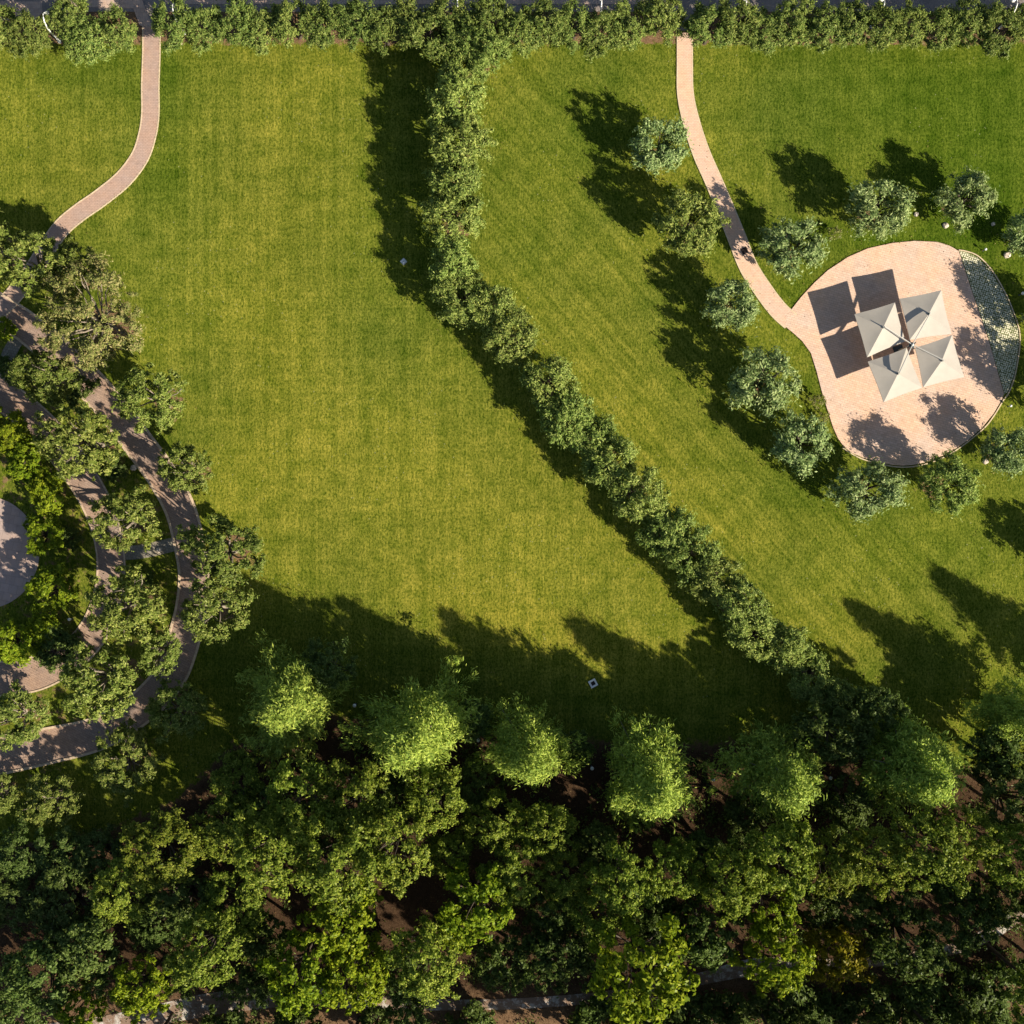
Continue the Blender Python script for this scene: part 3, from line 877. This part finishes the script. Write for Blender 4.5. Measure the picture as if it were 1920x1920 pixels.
for i, (px, py) in enumerate(sorted(sc_)):
    tree('scrub', px, py, RND.uniform(44, 56), 'low dark bush along the bottom edge, %s from the left' % ORD[i], 'low bushes along the bottom edge', 1.0, 'bush', 'shrub')
for px, py, r, lab in [(1563, 436, 14, 'yellow-green sapling beside the dark-centred olive above the patio'), (1534, 752, 16, 'thin sapling left of the patio, below its middle'),
                       (1545, 783, 12, 'smallest sapling at the lower left patio edge'), (1520, 470, 12, 'pale sapling at the upper left patio edge')]:
    tree('sapling', px, py, r, lab, 'saplings at the patio edge', 1.0, 'sapling', 'sapling')

# ------------------------------------------------------------------ ground sheet with soil / dry / lush / painted woodland shade values
inner = np.arange(-60, 60.01, .3)
outer = np.array([70, 90, 130, 220, 500, 1200.])
ax = np.concatenate([-outer[::-1], inner, outer])
X, Y = np.meshgrid(ax, ax)
n = len(ax)
co = np.stack([X, Y, np.zeros_like(X)], -1).reshape(-1, 3)
me = bpy.data.meshes.new('ground')
me.vertices.add(n * n); me.vertices.foreach_set('co', co.reshape(-1))
I = (np.arange(n - 1)[:, None] * n + np.arange(n - 1)[None, :]).reshape(-1)
F = np.stack([I, I + 1, I + n + 1, I + n], 1).astype(np.int32)
me.loops.add(F.size); me.loops.foreach_set('vertex_index', F.reshape(-1))
me.polygons.add(len(F))
me.polygons.foreach_set('loop_start', np.arange(0, F.size, 4, dtype=np.int32))
me.polygons.foreach_set('loop_total', np.full(len(F), 4, dtype=np.int32))
me.update(calc_edges=True)
gx, gy = co[:, 0] / S + 960, 960 - co[:, 1] / S          # photo pixel of every vertex
def G(cx, cy, rx, ry=None, rot=0):
    ry = ry or rx
    c, s_ = math.cos(rot), math.sin(rot)
    u = (gx - cx) * c + (gy - cy) * s_; v = -(gx - cx) * s_ + (gy - cy) * c
    return np.exp(-(u / rx) ** 2 - (v / ry) ** 2)
def step(a, w): return 1 / (1 + np.exp(-np.clip(a / w, -40, 40)))
# woodland floor boundary (photo y as a function of x)
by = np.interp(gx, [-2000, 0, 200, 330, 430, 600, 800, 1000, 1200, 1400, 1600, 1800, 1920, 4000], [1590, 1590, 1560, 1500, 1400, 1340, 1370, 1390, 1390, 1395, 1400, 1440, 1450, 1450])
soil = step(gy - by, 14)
soil = np.maximum(soil, .95 * step(82 - gy, 7) )
def dist_soil(cx, cy, r): return step(r - np.hypot(gx - cx, gy - cy), 10)
ring = step(455 - np.hypot(gx + 70, gy - 1045), 10)
soil = np.maximum(soil, ring * .38)
for x, y, r, k in TREES:
    cx, cy = x / S + 960, 960 - y / S
    R = r / S
    if k == 'olive': soil = np.maximum(soil, .62 * G(cx, cy, R * .55))
    elif k in ('hedge', 'park', 'lime', 'dry'): soil = np.maximum(soil, .7 * G(cx, cy, R * .6))
soil[(np.abs(gx - 960) > 3000)] = 0
hx = np.interp(gy, [0, 500, 640, 780, 1000, 1250], [900, 900, 1000, 1120, 1310, 1540])
diag = step(gx - hx, 10) * step(1350 - gx + (gy - 300) * .55, 60) * step(1250 - gy, 60)
dry = .6 * G(950, 1000, 330, 230, .4) + .5 * G(520, 500, 130, 500) + .7 * G(1000, 1180, 250, 60, .3) + .4 * G(1180, 700, 120, 300, -.6) + .35 * G(120, 330, 130, 100) + .35 * G(1450, 1000, 120, 60) + .5 * G(1230, 330, 60) + .3 * G(600, 900, 250, 250) + .4 * G(1620, 1180, 200, 80)
lush = .9 * G(1750, 180, 300, 160) + .9 * G(1850, 420, 160) + .35 * G(700, 400, 100, 200) + .6 * G(300, 130, 60, 200) + .6 * G(310, 340, 60, 60) + .8 * G(1640, 450, 120, 30) + .5 * G(990, 470, 30, 90, -.3) + .7 * G(1500, 560, 50, 70) + .5 * G(170, 130, 150, 50) + .5 * G(1100, 250, 120) + .6 * G(1500, 930, 120, 60) + .7 * G(530, 600, 40, 260) * .5 + .4 * G(1750, 1020, 200, 80)
wood_shade = step(gy - by, 14) * (1 - .75 * step(gy - 1850 + (gx > 1250) * 45 - 15, 12))  # where the soil is darkened as woodland shade, eased along the sunlit bottom strip
for nm, arr in (('soil', soil), ('wood', wood_shade), ('diag', diag), ('dry', np.clip(dry, 0, 1)), ('lush', np.clip(lush, 0, 1))):
    a = me.attributes.new(nm, 'FLOAT', 'POINT')
    a.data.foreach_set('value', np.clip(arr, 0, 1.2).astype(np.float32))
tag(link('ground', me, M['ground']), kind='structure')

# ------------------------------------------------------------------ four-canopy umbrella
UZ = 2.7
um_c = W(1709, 648, 0)
mast = W(1709, 647, 3.2); base_xy = (mast.x, mast.y)
umb = empty('patio_umbrella', (base_xy[0], base_xy[1], .07))
tag(umb, 'large four-canopy cream umbrella on one central mast, standing on the pink patio', 'umbrella')
bx, byy = base_xy
def loc(v): return (v[0] - bx, v[1] - byy, v[2] - .07)
mb = MB()
mb.box((0, 0, .05), (.9, .9, .1), .28, .03)
mb.build('base', M['darkmetal'], umb)
mb = MB()
mb.tube([(0, 0, .1), (0, 0, 3.35)], .085, 12)
mb.tube([(0, 0, 3.35), (0, 0, 3.5)], [.12, .10], 12)
mb.build('mast', M['alu'], umb, True)
mb = MB()
mb.lathe((0, 0, 3.2), [(.02, -.12), (.22, -.1), (.26, 0), (.22, .08), (.05, .12)], 16)
for a in (.55, 2.12, 3.69, 5.26):
    mb.box((math.cos(a) * .3, math.sin(a) * .3, 3.18), (.3, .09, .12), a)
mb.build('hub', M['darkmetal'], umb)
quads = [  # corners in the photo, outline order, at the eaves height
    [(1602, 589), (1678, 567), (1698, 640), (1626, 670)],
    [(1687, 560), (1765, 544), (1784, 626), (1706, 637)],
    [(1716, 652), (1785, 628), (1808, 707), (1731, 726)],
    [(1627, 678), (1700, 652), (1729, 727), (1657, 754)]]
for q, cs in enumerate(quads):
    zoff = (0, .0, .02, -.02)[q]
    C4 = [Vector(loc(W(x, y, UZ + zoff))) for x, y in cs]
    cen = sum(C4, Vector()) / 4
    ap = cen + Vector((0, 0, .70))
    # canvas: four panels, each sagging a little, subdivided
    mb = MB()
    N = 8
    for e in range(4):
        a, b = C4[e], C4[(e + 1) % 4]
        grid = []
        for i in range(N + 1):
            t = i / N
            row = []
            for j in range(N + 1):
                u = j / N
                p = a.lerp(b, u).lerp(ap, t)
                sag = .035 * math.sin(math.pi * u) * math.sin(math.pi * min(1, t * .9 + .1)) * (1 - t)
                edge_in = .05 * math.sin(math.pi * u) * (1 - t)
                p = p + (cen - p).normalized() * edge_in * (1 if t < 1 else 0)
                p.z -= sag
                row.append(p)
            grid.append(row)
        vs = [p for row in grid for p in row]
        M1 = N + 1
        fs = []
        for i in range(N):
            for j in range(N):
                if i == N - 1: fs.append((i * M1 + j, i * M1 + j + 1, N * M1))
                else: fs.append((i * M1 + j, i * M1 + j + 1, (i + 1) * M1 + j + 1, (i + 1) * M1 + j))
        mb.add(vs, fs)
        # hem hanging from the edge
        hv = [grid[0][j] for j in range(M1)] + [grid[0][j] - Vector((0, 0, .07)) for j in range(M1)]
        mb.add(hv, [(j, M1 + j, M1 + j + 1, j + 1) for j in range(N)])
    cv = mb.build('canopy', M['canvas'], umb)
    rb = MB()
    for e in range(4):
        rb.tube([ap - Vector((0, 0, .09)), C4[e] - Vector((0, 0, .05))], .018, 5)
        m_ = (C4[e] + C4[(e + 1) % 4]) / 2
        rb.tube([ap - Vector((0, 0, .12)), m_ - Vector((0, 0, .11))], .015, 5)
    rb.build('ribs', M['darkmetal'], cv)
    fm = MB()
    fm.lathe(ap, [(.10, -.03), (.11, .02), (.05, .06), (.03, .16), (.01, .2)], 12)
    fm.build('finial', M['darkmetal'], cv)
    # arched arm from the mast over the canopy to its peak
    st = Vector((0, 0, 3.42)); en = ap + Vector((0, 0, .40))
    pts = []
    for i in range(13):
        t = i / 12
        p = st.lerp(en, t); p.z += .0 * math.sin(math.pi * t)
        pts.append(p)
    ar = MB(); ar.beam(pts, .06, [.12 + .07 * min(1, i / 4) for i in range(13)])
    ar.beam([en + Vector((0, 0, -.1)), en + (en - st).normalized() * .12 + Vector((0, 0, -.1))], .08, .3)
    ar.build('arm', M['alu'], umb)
# shade-side vent patch of darker canvas under the arm joints is left to real shadow

# ------------------------------------------------------------------ street lamps (shepherd's crook)
def lamp_meshes():
    mb = MB()
    pts = [(0, 0, 0), (0, 0, 1.0), (0, 0, 2.0), (0, .10, 2.7), (0, .30, 3.15), (0, .6, 3.4), (0, .9, 3.4), (0, 1.15, 3.22), (0, 1.3, 2.95)]
    pts = [Vector(p) for p in pts]
    mb.tube(pts, [.09, .08, .075, .07, .065, .06, .055, .05, .045], 10)
    pole = mb.mesh('pole', True); pole.materials.append(M['white'])
    mb = MB(); mb.lathe((0, 0, 0), [(.18, 0), (.18, .04), (.11, .10), (.11, .3), (.09, .34)], 14)
    base = mb.mesh('base', False); base.materials.append(M['white'])
    mb = MB(); mb.lathe((0, 1.32, 2.5), [(.17, 0), (.26, .06), (.24, .2), (.15, .36), (.05, .46)], 16)
    head = mb.mesh('lamp_head', True); head.materials.append(M['white'])
    return pole, base, head
LM = lamp_meshes()
for px, py, lab in [(112, 78, 'white curved lamp post near the top left corner'), (346, 62, 'white curved lamp post right of the left path'), (861, 42, 'white curved lamp post above the winding tree row'),
                    (1122, 48, 'white curved lamp post left of the patio path'), (1384, 48, 'white curved lamp post right of the patio path'), (1634, 50, 'white curved lamp post above the top right lawn'),
                    (1874, 52, 'white curved lamp post nearest the top right corner')]:
    p = W(px, py)
    o = empty('street_lamp', p)
    tag(o, lab, 'street lamp', 'lamp posts along the road')
    for nm, m_ in zip(('pole', 'base', 'lamp_head'), LM): link(nm, m_, None, o)

# ------------------------------------------------------------------ small things on the ground
def chamber(px, py, sz, rz, lab):
    p = W(px, py)
    o = empty('inspection_box', p, rz)
    tag(o, lab, 'utility box')
    mb = MB(); mb.box((0, 0, .11), (sz, sz, .22), 0, .03); mb.build('housing', M['greybox'], o)
    mb = MB(); mb.box((0, 0, .235), (sz * .72, sz * .72, .03), 0, .01); lid = mb.build('lid', M['concrete'], o)
    mb = MB(); mb.tube([(-.08, 0, .25), (-.06, 0, .28), (.06, 0, .28), (.08, 0, .25)], .012, 6); mb.build('handle', M['iron'], lid)
chamber(757, 491, .48, .75, 'small pale square utility box in the shadow left of the winding tree row')
o = empty('manhole_surround', W(1112, 1281), .5)
tag(o, 'white square concrete frame with a dark opening, in the shade of the feathery trees', 'manhole')
mb = MB()
for a in range(4):
    c, s_ = math.cos(a * math.pi / 2), math.sin(a * math.pi / 2)
    mb.box((c * .27, s_ * .27, .06), (.16, .70 if a % 2 == 0 else .38, .14), a * math.pi / 2 if a % 2 == 0 else 0, .0) if a % 2 == 0 else mb.box((0, s_ * .27, .058), (.38, .16, .14))
mb.build('concrete_ring', M['concrete'], o)
mb = MB(); mb.box((.02, 0, .03), (.36, .36, .04)); mb.build('cover', M['iron'], o)
# drain in the path
o = empty('drain_cover', W(1396, 470, .066), .45)
tag(o, 'small dark square drain cover in the shaded patio path', 'drain cover')
mb = MB()
for a, b, c, e in ((-.26, 0, .06, .58), (.26, 0, .06, .58), (0, -.26, .46, .06), (0, .26, .46, .06)):
    mb.box((a, b, .012), (c, e, .03))
mb.build('frame', M['iron'], o)
mb = MB()
mb.box((0, 0, .003), (.46, .46, .012))
for k in range(7): mb.box((-.195 + k * .065, 0, .018), (.03, .46, .012))
mb.build('grate', M['iron'], o)
# garden spotlights / bollard lights
def bollard_meshes():
    mb = MB(); mb.lathe((0, 0, 0), [(.10, 0), (.10, .03), (.045, .05), (.04, .62), (.055, .64)], 12)
    a = mb.mesh('post', True); a.materials.append(M['darkmetal'])
    mb = MB()
    prof = [(.05, 0)] + [(.17 * math.cos(math.radians(t)), .15 + .17 * math.sin(math.radians(t))) for t in range(-60, 91, 15)]
    mb.lathe((0, 0, .64), prof[:-1] + [(.005, .32)], 16)
    b = mb.mesh('globe', True); b.materials.append(M['white'])
    return a, b
BM = bollard_meshes()
for px, py, lab, k in [(1109, 1437, 'white globe light between the third and fourth feathery trees', 1), (667, 1320, 'white globe light right of the brightest feathery tree', 1),
                    (897, 1385, 'white globe light between the second and third feathery trees', 1), (1335, 1458, 'white globe light right of the fourth feathery tree', 1),
                    (1553, 1455, 'white globe light between the fifth and widest feathery trees', 1), (136, 1160, 'white globe light beside the inner ring walk', .9),
                    (1911, 553, 'white globe light right of the grass-block strip, near the right edge', .9), (1843, 470, 'small white globe light above the grass-block strip', .7),
                    (1890, 762, 'small white globe light right of the patio, at its lower corner', .7), (1375, 75, 'small white globe light under the roadside trees, right of the patio path', .7)]:
    o = empty('globe_light', W(px, py)); o.scale = (k, k, k)
    tag(o, lab, 'garden light', 'white globe lights')
    link('post', BM[0], None, o); link('globe', BM[1], None, o)
# rocks
def rock(px, py, r, seed, lab):
    g = random.Random(seed)
    import bmesh
    bm = bmesh.new(); bmesh.ops.create_icosphere(bm, subdivisions=2, radius=r)
    for v in bm.verts:
        v.co *= g.uniform(.78, 1.15); v.co.z *= .6
    me_ = bpy.data.meshes.new('rock'); bm.to_mesh(me_); bm.free()
    o = link('rock', me_, M['stone'])
    o.location = W(px, py, r * .25)
    tag(o, lab, 'rock', 'pale rocks')
for i, (px, py, r, lab) in enumerate([(1773, 423, .28, 'pale rock beside the small olive above the patio'), (1888, 478, .34, 'pale rock above the grass-block strip at the right'), (1896, 470, .24, 'smaller rock touching the one above the grass-block strip'),
                       (1848, 866, .26, 'pale rock between the two olives below the patio'), (326, 75, .34, 'pale rock right of the left path under the roadside trees'), (337, 80, .26, 'smaller pale rock beside the one near the left path'),
                       (250, 877, .3, 'whitish rock on the kerb of the outer ring walk'), (1862, 420, .2, 'little pale rock left of the olive cut by the right edge'),
                       (298, 1031, .28, 'whitish rock on the cobbled link path'), (1718, 402, .22, 'little rock right of the olive above the patio')]):
    rock(px, py, r, i, lab)

# ------------------------------------------------------------------ grass creeping over the path and patio edges, leaf litter
def edge_grass(lines, dens, wd, seed):
    g = np.random.default_rng(seed)
    P0 = []
    for ln in lines:
        for a, b in zip(ln[:-1], ln[1:]):
            k = int((b - a).length * dens * g.uniform(.3, 1.7))
            t = g.random(k)
            q = np.outer(1 - t, a[:2]) + np.outer(t, b[:2]) + g.normal(size=(k, 2)) * wd
            P0.append(q)
    return np.concatenate(P0)
def tuft_mesh(name, pts, h, w, mat, seed, zb=.0):
    g = np.random.default_rng(seed)
    n = len(pts)
    a = g.random(n) * 6.283
    dx, dy = np.cos(a) * w / 2, np.sin(a) * w / 2
    hh = h * g.uniform(.5, 1.3, n)
    V = np.empty((n, 3, 3))
    V[:, 0] = np.stack([pts[:, 0] - dx, pts[:, 1] - dy, np.full(n, zb)], 1)
    V[:, 1] = np.stack([pts[:, 0] + dx, pts[:, 1] + dy, np.full(n, zb)], 1)
    V[:, 2] = np.stack([pts[:, 0] + g.normal(size=n) * h * .7, pts[:, 1] + g.normal(size=n) * h * .7, zb + hh], 1)
    me = bpy.data.meshes.new(name)
    me.vertices.add(n * 3); me.vertices.foreach_set('co', V.reshape(-1))
    me.loops.add(n * 3); me.loops.foreach_set('vertex_index', np.arange(n * 3, dtype=np.int32))
    me.polygons.add(n)
    me.polygons.foreach_set('loop_start', np.arange(0, n * 3, 3, dtype=np.int32))
    me.polygons.foreach_set('loop_total', np.full(n, 3, dtype=np.int32))
    me.update(calc_edges=True)
    return link(name, me, mat)
def offset_line(px, off):
    c = catmull([W(*p) for p in px], 10)
    out = []
    for i, p in enumerate(c):
        t = (c[min(i + 1, len(c) - 1)] - c[max(i - 1, 0)]).normalized()
        out.append(p + Vector((-t.y, t.x, 0)) * off)
    return out
LP = [(284, 70), (284, 100), (282, 160), (282, 215), (276, 255), (262, 295), (232, 335), (190, 370), (150, 398), (118, 425), (92, 460)]
PP = [(1284, 62), (1284, 120), (1285, 175), (1295, 225), (1314, 285), (1338, 340), (1361, 395), (1381, 445), (1403, 500), (1430, 543), (1462, 584)]
lines = [offset_line(LP, .82), offset_line(LP, -.82), offset_line(PP, .80), offset_line(PP, -.80)]
oc = [W(*p) for p in patio_px[:11]]
lines.append(catmull(oc, 4)); lines.append(catmull([W(*p) for p in patio_px[28:]], 4))
M['grass'] = mat_leaf('grass_blades', (.06, .095, .008), (.105, .135, .012), (.17, .18, .03), .3, .6, 0)
tag(tuft_mesh('grass', edge_grass(lines, 40, .07, 3), .07, .09, M['grass'], 4), kind='stuff')
# fallen leaves on the patio, paths and woodland floor
g_ = np.random.default_rng(8)
lp = []
for x, y, r, k in TREES:
    m_ = {'olive': 130, 'hedge': 60, 'park': 90, 'wood': 130, 'woodlime': 110, 'dark': 60, 'conifer': 160}.get(k, 0)
    lp.append(g_.normal(size=(m_, 2)) * r * .8 + (x, y))
M['litter'] = mat_leaf('fallen_leaves', (.10, .06, .025), (.19, .13, .05), (.30, .24, .11), .1, .7, 0)
tag(tuft_mesh('fallen_leaves', np.concatenate(lp), .05, .13, M['litter'], 9, .075), kind='stuff')

# undergrowth on the woodland floor: low weeds and seedlings in patches
g_ = np.random.default_rng(21)
cl = []
while len(cl) < 420:
    x, y = g_.uniform(-60, 1980), g_.uniform(1400, 1960)
    if y < np.interp(x, [-60, 330, 430, 600, 1980], [1640, 1560, 1440, 1390, 1450]): continue
    if 700 < x < 800 and 1650 < y < 1770: continue
    if abs(y - np.interp(x, [-60, 400, 1000, 1300, 1700, 1980], [1945, 1882, 1880, 1838, 1796, 1650])) < 24: continue
    p = W(x, y)
    cl.append((p.x, p.y, .12, g_.uniform(.35, 1.15)))
me_u = leaves_mesh('undergrowth', cl, 52000, .26, .12, 77, .3, .35, M['forestd'])
tag(link('undergrowth', me_u), kind='stuff')
